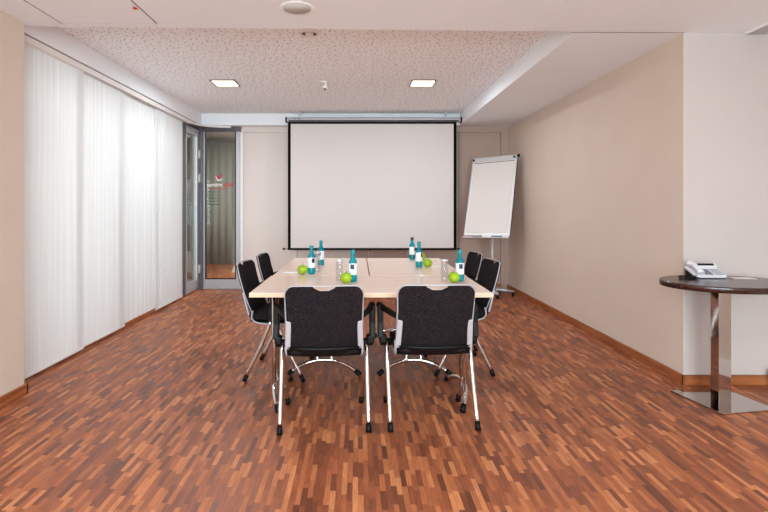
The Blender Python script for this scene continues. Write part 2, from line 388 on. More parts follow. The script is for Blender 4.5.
# ------------------------------------------------------------------ glass corner: door in the side, fixed panel in the back
# fixed panel
XA, XB = -2.36, -1.80
fr = nb()
rng_box(fr, XA, XB, YB-.03, YB+.03, 0, .15); rng_box(fr, XB-.062, XB, YB-.03, YB+.03, .15, 2.40)
rng_box(fr, XA, XA+.03, YB-.03, YB+.03, .15, 2.40)
wp = struct('window_3', fr, 'alu', label='grey framed glass panel with red and white lettering', bev=.003)
obj('top_rail', rng_box(nb(), XA, XB, YB-.028, YB+.028, 2.40, 2.475), 'alu_dark', wp)
obj('glazing_bar', rng_box(nb(), XA+.03, XB-.062, YB-.01, YB+.01, 2.24, 2.255), 'alu_dark', wp)
obj('pane', rng_box(nb(), XA+.03, XB-.062, YB-.005, YB+.003, .15, 2.40), 'pane_grey', wp)
gs = nb(); rng_box(gs, XA+.03, XA+.042, YB-.034, YB-.005, .15, 2.40); rng_box(gs, XB-.074, XB-.062, YB-.034, YB-.005, .15, 2.40); rng_box(gs, XA+.03, XB-.062, YB-.034, YB-.005, .15, .162)
obj('gasket', gs, 'black', wp)
# lettering and tick on the pane
def text(body, size, x, y, z, m, name, parent, shear=0, rot=(R(90), 0, 0), ext=.0015, off=.0008):
    cu = bpy.data.curves.new(name, 'FONT'); cu.body = body; cu.size = size; cu.shear = shear; cu.offset = off; cu.extrude = ext; cu.resolution_u = 3
    t = bpy.data.objects.new('t', cu); COL.objects.link(t); bpy.context.view_layer.update()
    dg = bpy.context.evaluated_depsgraph_get(); me = bpy.data.meshes.new_from_object(t.evaluated_get(dg)); w = max(v.co.x for v in me.vertices)
    bpy.data.objects.remove(t); me.materials.clear(); me.materials.append(MT[m])
    o = bpy.data.objects.new(name, me); COL.objects.link(o); o.location = (x, y, z); o.rotation_euler = rot; o.parent = parent; return o, w
YG = YB-.008
_, w = text('centro', .086, -2.312, YG, 1.565, 'logo_white', 'lettering', wp, .25)
text('vital', .096, -2.308+w+.004, YG, 1.565, 'logo_red', 'lettering', wp, .3)
bm = nb(); add_prism(bm, [(-.05, .02), (-.012, -.03), (.055, .045), (.045, .055), (-.010, .0), (-.032, .034)], Matrix.Translation((-2.12, YG+.002, 1.70)) @ Matrix.Rotation(R(90), 4, 'X'), .003)
obj('tick_logo', bm, 'logo_red', wp)
bm = nb(); add_prism(bm, [(-.06, .015), (-.03, -.05), (.03, -.045), (.055, -.01), (.02, -.03), (-.02, -.032), (-.05, .02)], Matrix.Translation((-2.12, YG+.003, 1.70)) @ Matrix.Rotation(R(90), 4, 'X'), .002)
obj('tick_shadow_stroke', bm, 'logo_white', wp)
obj('underline', rng_box(nb(), -2.32, -1.98, YG-.001, YG+.002, 1.528, 1.536), 'logo_red', wp)
bm = nb()  # dim reflected text lines on the glass, painted as green bars
for k in range(5):
    z = 1.475-.048*k; rng_box(bm, -2.30, -2.30+(.12, .10, .13, .11, .16)[k], YG, YG+.002, z, z+.012); rng_box(bm, -2.14, -2.14+.02, YG, YG+.002, z, z+.012)
obj('reflected_print_lines', bm, 'reflection_green', wp)
# corner post and door in the side
cp = struct('trim_10', rng_box(nb(), -2.47, -2.361, 7.40, YB+.03, 0, ZC-.0005), 'alu_dark', label='dark aluminium corner post with hinges', bev=.004)
YA, YD = 6.78, 7.40
fr = nb()
rng_box(fr, -2.46, -2.40, YA, YA+.05, 0, 2.475); rng_box(fr, -2.46, -2.40, YA, YD, 2.40, 2.474)
df = struct('door_1', fr, 'alu_dark', label='dark framed glass door in the left corner')
lf = nb(); rng_box(lf, -2.45, -2.41, YA+.05, YA+.13, .02, 2.40); rng_box(lf, -2.45, -2.41, YD-.08, YD-.002, .02, 2.40)
rng_box(lf, -2.45, -2.41, YA+.13, YD-.08, .02, .16); rng_box(lf, -2.45, -2.41, YA+.13, YD-.08, 2.30, 2.40)
lo = obj('door_leaf', lf, 'alu', df)
obj('pane', rng_box(nb(), -2.434, -2.426, YA+.13, YD-.08, .16, 2.30), 'pane', lo)
obj('edge_reflection', rng_box(nb(), -2.409, -2.404, YD-.095, YD-.078, .16, 2.30), 'white', lo)  # white strip standing for the bright reflection along the frame edge
for z in (.25, 1.62, 1.98):
    bm = nb(); add_tube(bm, [(-2.392, YD-.006, z), (-2.392, YD-.006, z+.13)], .013, 12); rng_box(bm, -2.405, -2.392, YD-.03, YD+.02, z+.01, z+.12)
    obj('hinge', bm, 'alu_light', df)
bm = nb(); rng_box(bm, -2.405, -2.385, YA+.10, YA+.38, 2.30, 2.36, .004); rng_box(bm, -2.395, -2.38, YA+.3, YA+.56, 2.37, 2.385)
obj('door_closer', bm, 'alu_light', df)

# lobby beyond the glass panel
bm = nb()
rng_box(bm, -4.6, -3.5, 11.1, 11.3, 0, 2.0); rng_box(bm, -4.6, .5, 11.1, 11.3, 2.55, 3.2); rng_box(bm, -4.6, -3.47, 11.1, 11.3, 2.0, 2.55)
rng_box(bm, -3.5, .5, 11.1, 11.3, 0, 2.0); rng_box(bm, -3.30, -3.17, 11.1, 11.3, 2.0, 2.55); rng_box(bm, -3.0, .5, 11.1, 11.3, 2.0, 2.55)
struct('wall_lobby', bm, 'room_grey', label='grey wall of the lobby beyond the glass')
struct('wall_lobby_right', rng_box(nb(), .3, .5, 7.7, 11.1, 0, 3.2), 'room_grey')
bm = nb(); a = math.atan2(11.1-7.62, -3.85+2.50); L = math.hypot(11.1-7.62, -3.85+2.50)
add_box(bm, ((-2.50-3.85)/2, (7.62+11.1)/2, 1.6), (L, .08, 3.2), (0, 0, a))
struct('wall_lobby_left', bm, 'room_grey')
struct('ceiling_lobby', rng_box(nb(), -4.6, .5, 7.7, 11.3, 2.8, 2.9), 'ceiling')
bm = nb()
pts = [(-3.42+.02*k+.0, 10.7+.012*math.sin(k*.8)) for k in range(34)]
vs = [[bm.verts.new((x, y, z)) for z in (.0, 2.7)] for x, y in pts]
for i in range(len(vs)-1):
    f = bm.faces.new((vs[i][0], vs[i+1][0], vs[i+1][1], vs[i][1])); f.smooth = True
dr = obj('drape', bm, 'lobby_curtain'); dr.modifiers.new('s', 'SOLIDIFY').thickness = .006
tag(dr, 'tall grey drape in vertical folds seen through the glass panel', 'drape')
bm = nb(); add_prism(bm, [(0, 0), (1.3, 0), (1.3, .55), (.05, .12)], Matrix.Translation((-2.42, 9.45, 0)) @ Matrix.Rotation(R(90), 4, 'X'), .08)
o = obj('low_ramp_wall', bm, 'white'); tag(o, 'low white sloping wall on the floor beyond the glass panel', 'low wall')
# garden outside the side door
def hedge(name, cx, cy, cz, rx, ry, rz_, label):
    bm = nb(); bmesh.ops.create_icosphere(bm, subdivisions=5, radius=1)
    from mathutils import noise
    for v in bm.verts:
        n = noise.noise(v.co*3)*.14+noise.noise(v.co*9)*.10+noise.noise(v.co*21)*.07
        v.co = v.co*(1+n); v.co = Vector((v.co.x*rx, v.co.y*ry, v.co.z*rz_))
    o = obj(name, bm, 'hedge', None, (cx, cy, cz)); tag(o, label, 'shrub')
hedge('shrub', -5.45, 11.2, 1.05, .7, .7, 1.12, 'dark green shrub outside the side glass door')
struct('wall_garden', rng_box(nb(), -9, -4.0, 12.8, 13.0, -.1, 2.4), 'hedge', label='grey garden wall outside')
bm = nb(); add_tube(bm, [(-3.0, 8.62, 0), (-3.0, 8.62, 3.1)], .045, 16)
o = obj('post', bm, 'redbrown'); tag(o, 'round red brown post just outside the side glass door', 'post')
bm = nb(); rng_box(bm, -3.62, -3.32, 8.9, 9.2, 0, .28, .02)
o = obj('planter', bm, 'alu_light'); tag(o, 'pale box planter on the ground outside the side glass door', 'planter')

# ------------------------------------------------------------------ curtain track and panels
tr = thing('curtain_track', 'white multi channel curtain track along the top of the left window', 'curtain track')
bm = nb(); rng_box(bm, -2.45, -2.352, 3.291, 6.9, 2.452, 2.468)
for x in (-2.452, -2.427, -2.402, -2.377, -2.352): rng_box(bm, x-.002, x+.002, 3.291, 6.9, 2.418, 2.452)
obj('rail', bm, 'white', tr)
bm = nb(); rng_box(bm, -2.45, -2.355, 3.291, 6.9, 2.4685, ZC-.0005); rng_box(bm, -2.45, -2.356, 3.292, 6.899, 2.446, 2.4515)
obj('channel', bm, 'dark_gap', tr)
pts = smooth_path([(-2.36, 6.9, 2.45), (-2.36, 7.0, 2.45), (-2.30, 7.17, 2.45), (-2.12, 7.30, 2.45), (-1.9, 7.34, 2.45)], 6)
bm = nb(); add_tube(bm, pts, .018, 8); obj('curved_rail', bm, 'white', tr)
def curtain(name, y0, y1, x, amp, waves, label, extra=0):
    t = thing(name, label, 'curtain', (x, (y0+y1)/2, 0), 0, 'translucent curtain panels')
    bm = nb(); n = max(24, waves*10); hl = (y1-y0)/2; cols = []
    for i in range(n+1):
        u = i/n; y = -hl+2*hl*u
        c = []
        for j in range(7):
            z = .035+(2.412-.035)*j/6
            dx = amp*(.55+.45*(1-j/6))*math.sin(2*PI*waves*u+.6*math.sin(5*u+extra))+.002*math.sin(9*u+j)
            c.append(bm.verts.new((dx, y, z)))
        cols.append(c)
    for i in range(n):
        for j in range(6):
            f = bm.faces.new((cols[i][j], cols[i+1][j], cols[i+1][j+1], cols[i][j+1])); f.smooth = True
    obj('fabric', bm, 'curtain', t)
    obj('hem_bar', rng_box(nb(), -.004, .004, -hl, hl, .030, .045, .001), 'white', t)
    obj('head_bar', rng_box(nb(), -.005, .005, -hl, hl, 2.405, 2.425, .001), 'white', t)
curtain('sliding_curtain', 3.40, 4.22, -2.364, .002, 3, 'flat translucent white curtain panel nearest the camera, beside the near left wall')
curtain('sliding_curtain', 4.12, 5.02, -2.389, .0025, 5, 'translucent white curtain panel second from the near left wall', 1)
curtain('sliding_curtain', 4.88, 5.86, -2.414, .004, 9, 'finely pleated white curtain panel third from the near left wall', 2)
curtain('sliding_curtain', 5.78, 6.66, -2.389, .004, 12, 'finely pleated white curtain panel farthest back, beside the glass door', 3)
# curtain track slot at the right
tr = thing('curtain_rail', 'grey ceiling curtain rail at the top right edge', 'curtain rail')
obj('rail', rng_box(nb(), 2.725, 2.86, -1.0, 3.44, ZC-.012, ZC-.0005), 'alu', tr)
obj('rail_edge', rng_box(nb(), 2.715, 2.725, -1.0, 3.44, ZC-.014, ZC-.0005), 'white', tr)

# ------------------------------------------------------------------ ceiling fittings
def square_light(x, y, label, w=.27, z=ZR):
    t = thing('ceiling_light', label, 'ceiling light', (x, y, z), 0, 'square recessed ceiling lights')
    bm = nb(); h = w/2
    for sx, sy, lx, ly in ((0, 1, w, .012), (0, -1, w, .012), (1, 0, .012, w), (-1, 0, .012, w)):
        add_box(bm, (sx*(h-.006), sy*(h-.006), -.006), (lx, ly, .012))
    obj('frame', bm, 'alu_dark', t)
    obj('diffuser', add_box(nb(), (0, 0, -.004), (w-.026, w-.026, .006)), 'lamp', t)
    l = bpy.data.lights.new('ceiling_lamp', 'AREA'); l.size = w*.85; l.energy = LAMP; l.color = (.88, .95, 1)
    lo = bpy.data.objects.new('ceiling_lamp', l); COL.objects.link(lo); lo.location = (x, y, z-.02)
LAMP = 32
square_light(-1.49, 5.50, 'square lit ceiling light above the left side of the table')
square_light(.725, 5.50, 'square lit ceiling light above the right side of the table')
for x in (-1.0, 1.4):  # fixtures out of view, added to fill the room with light
    for y in (.6, -1.4): square_light(x, y, 'unseen square fill light added behind the camera', z=ZC)
t = thing('downlight', 'small round white recessed downlight at the edge of the perforated ceiling', 'downlight', (-.39, 3.93, ZR))
bm = nb(); add_lathe(bm, [(.062, -.001), (.064, -.014), (.082, -.012), (.092, -.001)], 32); obj('ring', bm, 'white', t)
bm = nb(); add_lathe(bm, [(0, -.003), (.063, -.003)], 32); obj('reflector', bm, 'dark_gap', t)
bm = nb(); add_lathe(bm, [(0, -.020), (.030, -.018), (.036, -.004)], 24); obj('lamp_lens', bm, 'white', t)
t = thing('ceiling_speaker', 'round ceiling loudspeaker with pale grille near the camera', 'speaker', (-.376, 3.02, ZC))
bm = nb(); add_lathe(bm, [(.086, -.005), (.092, -.006), (.104, -.005), (.109, -.0005)], 40); obj('ring', bm, 'ceiling', t)
bm = nb(); add_lathe(bm, [(0, -.007), (.086, -.005), (.0865, -.001)], 40); obj('grille', bm, 'speaker', t)
t = thing('motion_sensor', 'small white sensor hanging from the perforated ceiling', 'sensor', (-.375, 5.45, ZR))
bm = nb(); add_lathe(bm, [(0, -.018), (.045, -.018), (.048, -.001)], 24); obj('base', bm, 'white', t)
bm = nb(); add_tube(bm, [(.015, 0, -.015), (.015, 0, -.05)], .014, 12); add_box(bm, (.01, -.01, -.065), (.055, .045, .045), (R(25), 0, 0), .008); obj('head', bm, 'white', t)
bm = nb(); add_lathe(bm, [(0, -.016), (.012, -.012), (.018, 0)], 16, (.008, -.022, -.084)); obj('lens', bm, 'dark_gap', t)
t = thing('access_hatch', 'flush ceiling access hatch with a thin joint around it, top left', 'hatch', (0, 0, ZC))
bm = nb(); d = .0022
for x0, x1, y0, y1 in ((-1.985, -1.965, 1.9, 3.27), (-1.345, -1.338, 1.9, 3.27)):
    rng_box(bm, (x0+x1)/2-.003, (x0+x1)/2+.003, y0, y1, -d, -.0004)
obj('joint', bm, 'groove', t)
obj('panel', rng_box(nb(), -1.970, -1.347, 1.9, 3.262, -.0025, -.0003), 'ceiling', t)
bm = nb(); rng_box(bm, -1.97, -1.338, 3.264, 3.267, -.001, -.0003); obj('end_joint', bm, 'groove', t)
bm = nb(); add_lathe(bm, [(0, -.008), (.012, -.006), (.016, -.0005)], 16, (-1.37, 3.01, -.003)); obj('indicator_lens', bm, 'red_dot', t)

# ------------------------------------------------------------------ projection screen
YS = 7.20; sS = F/YS
def PX(px, Y): return (px-VX)*Y/F
def PZ(py, Y): return H-(py-VY)*Y/F
t = thing('projection_screen', 'large white roll down projection screen with black border on the back wall', 'projection screen', (PX(372, YS), YS, 0))
cx = PX(372, YS); hx = lambda px: PX(px, YS)-cx
zt, zb = PZ(122, YS), PZ(250.3, YS)
bm = nb(); add_box(bm, (hx(373.5), .0, PZ(119.9, YS)), (PX(460.5, YS)-PX(287, YS), .085, .066), None, .012); obj('housing', bm, 'silver', t)
for px in (286.5, 461): obj('end_cap', add_box(nb(), (hx(px), 0, PZ(119.9, YS)), (.022, .095, .076), None, .006), 'black', t)
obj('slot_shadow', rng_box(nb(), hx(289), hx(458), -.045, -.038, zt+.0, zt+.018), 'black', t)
bm = nb(); w0, w1 = hx(288), hx(456.3); bw = .042
rng_box(bm, w0, w0+bw, -.012, -.008, zb+.02, zt); rng_box(bm, w1-bw, w1, -.012, -.008, zb+.02, zt)
rng_box(bm, w0+bw, w1-bw, -.012, -.008, zt-.03, zt); rng_box(bm, w0+bw, w1-bw, -.012, -.008, zb+.018, zb+.035)
obj('black_border', bm, 'screen_black', t)
obj('viewing_surface', rng_box(nb(), w0+bw, w1-bw, -.013, -.009, zb+.035, zt-.03), 'screen', t)
bm = nb(); add_tube(bm, [(hx(288), -.01, zb+.018), (hx(456.3), -.01, zb+.018)], .014, 12)
for a, b in ((284, 288), (456.3, 458.5)): add_tube(bm, [(hx(a), -.01, zb+.02), (hx(b), -.01, zb+.02)], .005, 8)
obj('bottom_bar', bm, 'black', t)
for px in (284, 458.5):
    bm = nb(); bmesh.ops.create_uvsphere(bm, u_segments=12, v_segments=8, radius=.018); bmesh.ops.translate(bm, vec=(hx(px), -.01, zb+.022), verts=bm.verts); obj('bar_knob', bm, 'black', t, smooth=True)
bm = nb(); add_tube(bm, [(hx(370.5), -.01, zb), (hx(370.5), -.01, zb-.06)], .004, 8); obj('pull_cord', bm, 'dark_gap', t)
bm = nb(); add_tube(bm, [(hx(370.5)+.035*math.cos(a/16*2*PI), -.01, zb-.045+.02*math.sin(a/16*2*PI)) for a in range(17)], .005, 8, False); obj('pull_ring', bm, 'alu', t)
for px in (300, 446):
    obj('bracket', add_box(nb(), (hx(px), .02, ZR-.022), (.03, .05, .045)), 'alu', t)
bm = nb(); pass
for px in (294, 298): obj('screw', rng_box(nb(), hx(px), hx(px+2), -.046, -.042, zt+.035, zt+.044), 'black', t)

# ------------------------------------------------------------------ tables
XT = .0756; ZT = .75; TH = .027
def arch(bm, c, half, axis, bow, zr=.078, r=.016):
    # arched foot: along 'axis' (0 = X, 1 = Y), apex bowed by 'bow' on the other axis
    P = []
    for k in range(17):
        u = -1+2*k/16; a = u*half; b = bow*(1-u*u); z = .020+zr*(1-u*u)**.85 if abs(u) < 1 else .020
        P.append((c[0]+(a if axis == 0 else b), c[1]+(a if axis == 1 else b), z))
    add_tube(bm, P, r, 12); return P
def make_table(name, label, cx, cy, sx, sy, legs, slotted):
    t = thing(name, label, 'table', (cx, cy, 0), 0, 'conference tables pushed together')
    bm = nb(); add_box(bm, (0, 0, ZT-TH/2), (sx-.004, sy-.004, TH), None, .002); obj('tabletop', bm, 'maple', t)
    bm = nb(); e = .0025
    for a, b, c, d in ((-sx/2, sx/2, -sy/2-.0005, -sy/2+e), (-sx/2, sx/2, sy/2-e, sy/2+.0005), (-sx/2, -sx/2+e, -sy/2, sy/2), (sx/2-e, sx/2, -sy/2, sy/2)):
        rng_box(bm, a+.0005, b-.0005, c+.001, d-.001, ZT-TH+.001, ZT-.003)
    obj('edge_band', bm, 'maple_edge', t)
    for (lx, ly, half, axis, bow) in legs:
        bm = nb(); P = arch(bm, (lx, ly), half, axis, bow); lg = obj('leg', bm, 'chrome', t)
        ax, ay = P[8][0], P[8][1]
        for s in (-.055, .055):
            bm = nb(); px, py = (ax+s, ay) if axis == 0 else (ax, ay+s)
            add_tube(bm, [(px, py, P[8][2]-.004), (px, py, ZT-TH-.031)], .0145, 12); obj('column', bm, 'chrome', lg)
        for p, q in ((P[0], P[1]), (P[16], P[15])):
            d = (Vector(p)-Vector(q)).normalized(); bm = nb()
            add_tube(bm, [Vector(p)-d*.035, Vector(p)+d*.012], .0185, 12); obj('foot_cap', bm, 'black', lg)
        bm = nb(); add_box(bm, (ax, ay, ZT-TH-.016), (.30, .09, .029) if axis == 0 else (.09, .42, .029), None, .004); obj('mounting_plate', bm, 'black', lg)
    return t
make_table('conference_table', 'wide pale maple table across the front, nearest the camera', XT, 3.21, 1.42, .72,
           [(-.560, .03, .27, 1, -.06), (.560, .03, .27, 1, .06)], 0)
YR0, YR1 = 3.575, 4.80
for s, lab in ((-1, 'left lengthwise pale maple table behind the front table'), (1, 'right lengthwise pale maple table behind the front table')):
    ly = YR1-YR0
    make_table('conference_table', lab, XT+s*.356+.008, (YR0+YR1)/2, .706, ly, [(-s*.02, 3.62-(YR0+YR1)/2, .26, 0, .08), (-s*.02, YR1-.12-(YR0+YR1)/2, .26, 0, -.06)], 0)

# ------------------------------------------------------------------ chairs
def make_chair(label):
    t = thing('conference_chair', label, 'chair', (0, 0, 0), 0, 'black upholstered conference chairs')
    # profile of back + seat in local YZ: back top (y=-.27,z=.82) ... bottom (y=-.19,z=.47)
    W = .424
    def back_pt(z): u = (z-.46)/.36; return -.185-.118*u-.012*math.sin(PI*u)
    # backrest upholstery: outline rounded, notch on top centre
    out = []
    zc0, zc1 = .475, .824; r = .045; hw = W/2-.006
    def arc(cx_, cz, a0, a1, n=6): 
        for k in range(n+1):
            a = R(a0+(a1-a0)*k/n); out.append((cx_+r*math.cos(a), cz+r*math.sin(a)))
    arc(hw-r, zc1-r, 0, 90)
    for k in range(9):
        a = PI*k/8; out.append((.062*math.cos(a), zc1-.028*math.sin(a)))
    arc(-hw+r, zc1-r, 90, 180); out.append((-hw+.012, zc0)); out.append((hw-.012, zc0))
    bm = nb(); f0 = [bm.verts.new((x, 0, z)) for x, z in out]
    fc = bm.faces.new(f0)
    bmesh.ops.triangulate(bm, faces=[fc])
    bmesh.ops.subdivide_edges(bm, edges=[e for e in bm.edges if e.calc_length() > .05], cuts=3, use_grid_fill=True)
    def cy(x, z): return back_pt(z)+.030*(x/hw)**2+.0
    for v in bm.verts: v.co.y = cy(v.co.x, v.co.z)
    bk = obj('backrest', bm, 'fabric', t, smooth=True); m = bk.modifiers.new('s', 'SOLIDIFY'); m.thickness = .026; m.offset = 0
    m = bk.modifiers.new('b', 'BEVEL'); m.width = .008; m.segments = 3; m.limit_method = 'ANGLE'; m.angle_limit = R(60)
    # silver rim around the back, straight over the notch
    P = []
    def q(x, z): P.append((x, cy(min(1, abs(x)/hw)*hw*(1 if x > 0 else -1), z)-.002, z))
    hw2 = hw+.004; r2 = r+.002
    for z in (.47, .56, .65, .72): q(hw2, z)
    for k in range(7):
        a = R(90*k/6); q(hw2-r2+r2*math.cos(a), zc1+.004-r2+r2*math.sin(a))
    for x in (.1, .05, 0, -.05, -.1): q(x, zc1+.006)
    for k in range(7):
        a = R(90+90*k/6); q(-hw2+r2+r2*math.cos(a), zc1+.004-r2+r2*math.sin(a))
    for z in (.72, .65, .56, .47): q(-hw2, z)
    bm = nb(); add_tube(bm, P, .0042, 8); obj('back_rim', bm, 'silver', t)
    # seat
    bm = nb(); o2 = rrect(.43, .42, .06, 6)
    rings = []
    for z, g in ((.425, -.02), (.435, -.004), (.45, 0), (.462, -.006), (.468, -.02)):
        rings.append([bm.verts.new((x*(1+g*2.2), y*(1+g*2.2)+.013, z+(.012 if y > .15 else 0)*-1+(.008 if y < -.15 else 0))) for x, y in o2])
    n = len(o2); bm.faces.new(rings[0][::-1]); bm.faces.new(rings[-1])
    for i in range(len(rings)-1):
        for k in range(n): bm.faces.new((rings[i][k], rings[i][(k+1) % n], rings[i+1][(k+1) % n], rings[i+1][k]))
    obj('seat', bm, 'fabric', t, smooth=True)
    # silver seat shell curving up to the back
    bm = nb(); prof = smooth_path([(0, .20, .416), (0, .05, .412), (0, -.12, .414), (0, -.185, .432), (0, -.212, .475)], 4)
    for i, p in enumerate(prof):
        pass
    cols = [[bm.verts.new((x, p.y+.02*abs(x/.2)**2*(1 if p.z > .43 else 0), p.z+.006*(x/.2)**2)) for x in (-.205, -.1, 0, .1, .205)] for p in prof]
    for i in range(len(cols)-1):
        for k in range(4): bm.faces.new((cols[i][k], cols[i][k+1], cols[i+1][k+1], cols[i+1][k]))
    sh = obj('seat_shell', bm, 'black', t, smooth=True); sh.modifiers.new('s', 'SOLIDIFY').thickness = .008
    for s in (-1, 1):
        bm = nb(); add_tube(bm, smooth_path([(s*.214, -.160, .50), (s*.212, -.165, .44), (s*.205, -.11, .408), (s*.205, .05, .404), (s*.20, .19, .410), (s*.185, .222, .428)], 5), .0065, 8); obj('seat_rail', bm, 'silver', t)
        # broad rear-facing flange of the bracket
        bm = nb(); add_box(bm, (s*.198, -.212, .548), (.030, .012, .170), (R(16), R(-3*s), 0), .004); obj('bracket_flange', bm, 'silver', t)
        # armrest: black, from back outwards and forward, then down
        bm = nb()
        path = smooth_path([(s*.185, -.215, .628), (s*.215, -.16, .640), (s*.262, -.05, .652), (s*.288, .06, .655)], 6)
        add_tube(bm, path, [.014+.006*k/(len(path)-1) for k in range(len(path))], 10, sx=1.0)
        ar = obj('armrest', bm, 'black', t)
        bm = nb(); add_prism(bm, [(-.02, .665), (.055, .672), (.085, .655), (.065, .62), (.035, .53), (.015, .475), (-.035, .475), (-.015, .56)], Matrix.Identity(4), .034)
        bmesh.ops.transform(bm, matrix=Matrix(((0, 0, 1, s*.284-.017), (1, 0, 0, 0), (0, 1, 0, 0), (0, 0, 0, 1))), verts=bm.verts)
        obj('arm_support', bm, 'black', t, bev=.006)
        bm = nb(); add_tube(bm, [(s*.205, .0, .448), (s*.285, .0, .448)], .022, 14); add_box(bm, (s*.27, -.005, .468), (.045, .06, .05), None, .01); obj('joint', bm, 'black', t)
        for (fy, nm) in ((-.215, 'leg'), (.215, 'leg')):
            bm = nb(); top = Vector((s*.248, .0, .45)); ft = Vector((s*.245 if fy < 0 else s*.232, fy, .0))
            off = Vector((0, -.012 if fy < 0 else .012, 0)); a = top+off; b = ft+off*0
            d = (b-a).normalized(); mid = a.lerp(b, .45)+Vector((0, (.008 if fy < 0 else -.008), 0))
            lg = add_tube(bm, smooth_path([a, mid, b-d*.03], 5), [.0128]*11, 12); lo = obj('leg', bm, 'chrome', t)
            bm = nb(); add_tube(bm, [b-d*.052, b-d*.004], [.0155, .0165], 12); ob = obj('foot_cap', bm, 'black', lo)
    bm = nb(); add_tube(bm, [(-.25, .0, .425), (.25, .0, .425)], .011, 10); obj('cross_bar', bm, 'chrome', t)
    return t
ch = make_chair('black conference chair with its back to the camera, left of the front pair')
ch.location = (-.198, 2.905, 0); ch.rotation_euler = (0, 0, R(3.5))
dup(ch, (.418, 2.935, 0), R(2.0), 'black conference chair with its back to the camera, right of the front pair')
dup(ch, (-.590, 3.745, 0), R(-93), 'black conference chair on the left long side of the table, nearer the camera')
dup(ch, (-.575, 4.365, 0), R(-91), 'black conference chair on the left long side of the table, farther from the camera')
dup(ch, (.780, 3.86, 0), R(92), 'black conference chair on the right long side of the table, nearer the camera')
dup(ch, (.805, 4.49, 0), R(92), 'black conference chair on the right long side of the table, beside the flip chart base')

# ------------------------------------------------------------------ bottles, glasses, apples
def make_bottle(label, cap):
    t = thing('water_bottle', label, 'bottle', (0, 0, 0), 0, 'teal glass water bottles on the table')
    bm = nb(); add_lathe(bm, [(0, .001), (.024, .001), (.0275, .005), (.028, .02), (.028, .118), (.026, .135), (.019, .152), (.0135, .165), (.0125, .185), (.0135, .187), (.0135, .191), (0, .191)], 24); obj('glass_body', bm, 'bottle', t)
    bm = nb(); add_lathe(bm, [(.0283, .048), (.0287, .049), (.0287, .122), (.0283, .123)], 24); obj('label', bm, 'label', t)
    bm = nb(); add_lathe(bm, [(.0148, .186), (.0152, .188), (.0152, .209), (.0135, .212), (0, .212)], 20); obj('cap', bm, cap, t)
    return t
bt = make_bottle('teal bottle standing at the front left beside an apple and a tumbler', 'cap'); bt.location = (-.034, 3.29, ZT)
dup(bt, (-.347, 3.66, ZT), R(40), 'teal bottle beside the leftmost green apple')
dup(bt, (-.319, 4.22, ZT), R(-20), 'teal bottle farther back on the left table, behind the bottle beside the leftmost apple')
dup(bt, (.688, 3.31, ZT), R(10), 'teal bottle at the front right, behind a green apple')
bd = make_bottle('teal bottle next to the middle right apples, with teal cap', 'cap'); bd.location = (.508, 4.08, ZT); bd.rotation_euler = (0, 0, R(60))
b2 = make_bottle('dark capped teal bottle farthest back on the right table', 'cap_dark'); b2.location = (.515, 4.66, ZT); b2.rotation_euler = (0, 0, R(70))
def make_glass(label):
    t = thing('tumbler', label, 'glass', (0, 0, 0), 0, 'upturned clear tumblers on the table')
    bm = nb(); add_lathe(bm, [(.024, .001), (.0265, .001), (.0235, .145), (.022, .149), (0, .149), ], 24); add_lathe(bm, [(.0245, .002), (.0215, .138), (0, .138)], 24); obj('glass_wall', bm, 'tumbler', t)
    bm = nb(); add_lathe(bm, [(.0225, .138), (.024, .141), (.024, .148), (.0225, .151)], 24); obj('rim', bm, 'alu_light', t)
    return t
gl = make_glass('tall clear tumbler left of the front left bottle'); gl.location = (-.123, 3.27, ZT)
dup(gl, (-.318, 3.80, ZT), 0, 'clear tumbler partly behind the bottle beside the leftmost apple')
dup(gl, (.577, 3.27, ZT), 0, 'tall clear tumbler left of the front right apple')
def make_apple(label):
    t = thing('apple', label, 'apple', (0, 0, 0), 0, 'green apples on the table')
    prof = []
    for k in range(15):
        a = -PI/2+PI*k/14; r = .039*math.cos(a)**.85 if abs(math.cos(a)) > 1e-6 else 0
        z = .0355+.0355*math.sin(a); z -= .010*math.exp(-(r/.009)**2) if a > 0 else -.005*math.exp(-(r/.009)**2)
        prof.append((r, z))
    prof[0] = (0, prof[0][1]); prof[-1] = (0, prof[-1][1])
    bm = nb(); add_lathe(bm, prof, 24); obj('flesh', bm, 'apple', t)
    bm = nb(); add_tube(bm, [(0, 0, .058), (.002, .001, .07), (.006, .002, .082)], .0015, 6); obj('stem', bm, 'stem', t)
    return t
ap = make_apple('green apple in front of the front left bottle'); ap.location = (-.079, 3.222, ZT)
dup(ap, (-.412, 3.645, ZT), R(50), 'green apple farthest left on the table')
dup(ap, (.580, 4.08, ZT), R(90), 'green apple right of the middle right bottle')
dup(ap, (.592, 4.58, ZT), R(130), 'green apple farthest back, mostly hidden behind a bottle')
dup(ap, (.634, 3.242, ZT), R(200), 'green apple at the front right beside the tumbler')
def pen(x, y, rz, label):
    t = thing('pen', label, 'pen', (x, y, ZT+.0055), rz, 'white pens on the table')
    bm = nb(); add_tube(bm, [(-.07, 0, 0), (.05, 0, 0)], .005, 10); obj('barrel', bm, 'white', t)
    bm = nb(); add_tube(bm, [(.05, 0, 0), (.062, 0, 0), (.068, 0, 0)], [.005, .003, .001], 10); obj('tip', bm, 'alu', t)
pen(-.50, 3.70, R(-5), 'white pen lying left of the leftmost apple')
pen(.665, 4.06, R(25), 'white pen lying right of the middle right apple')

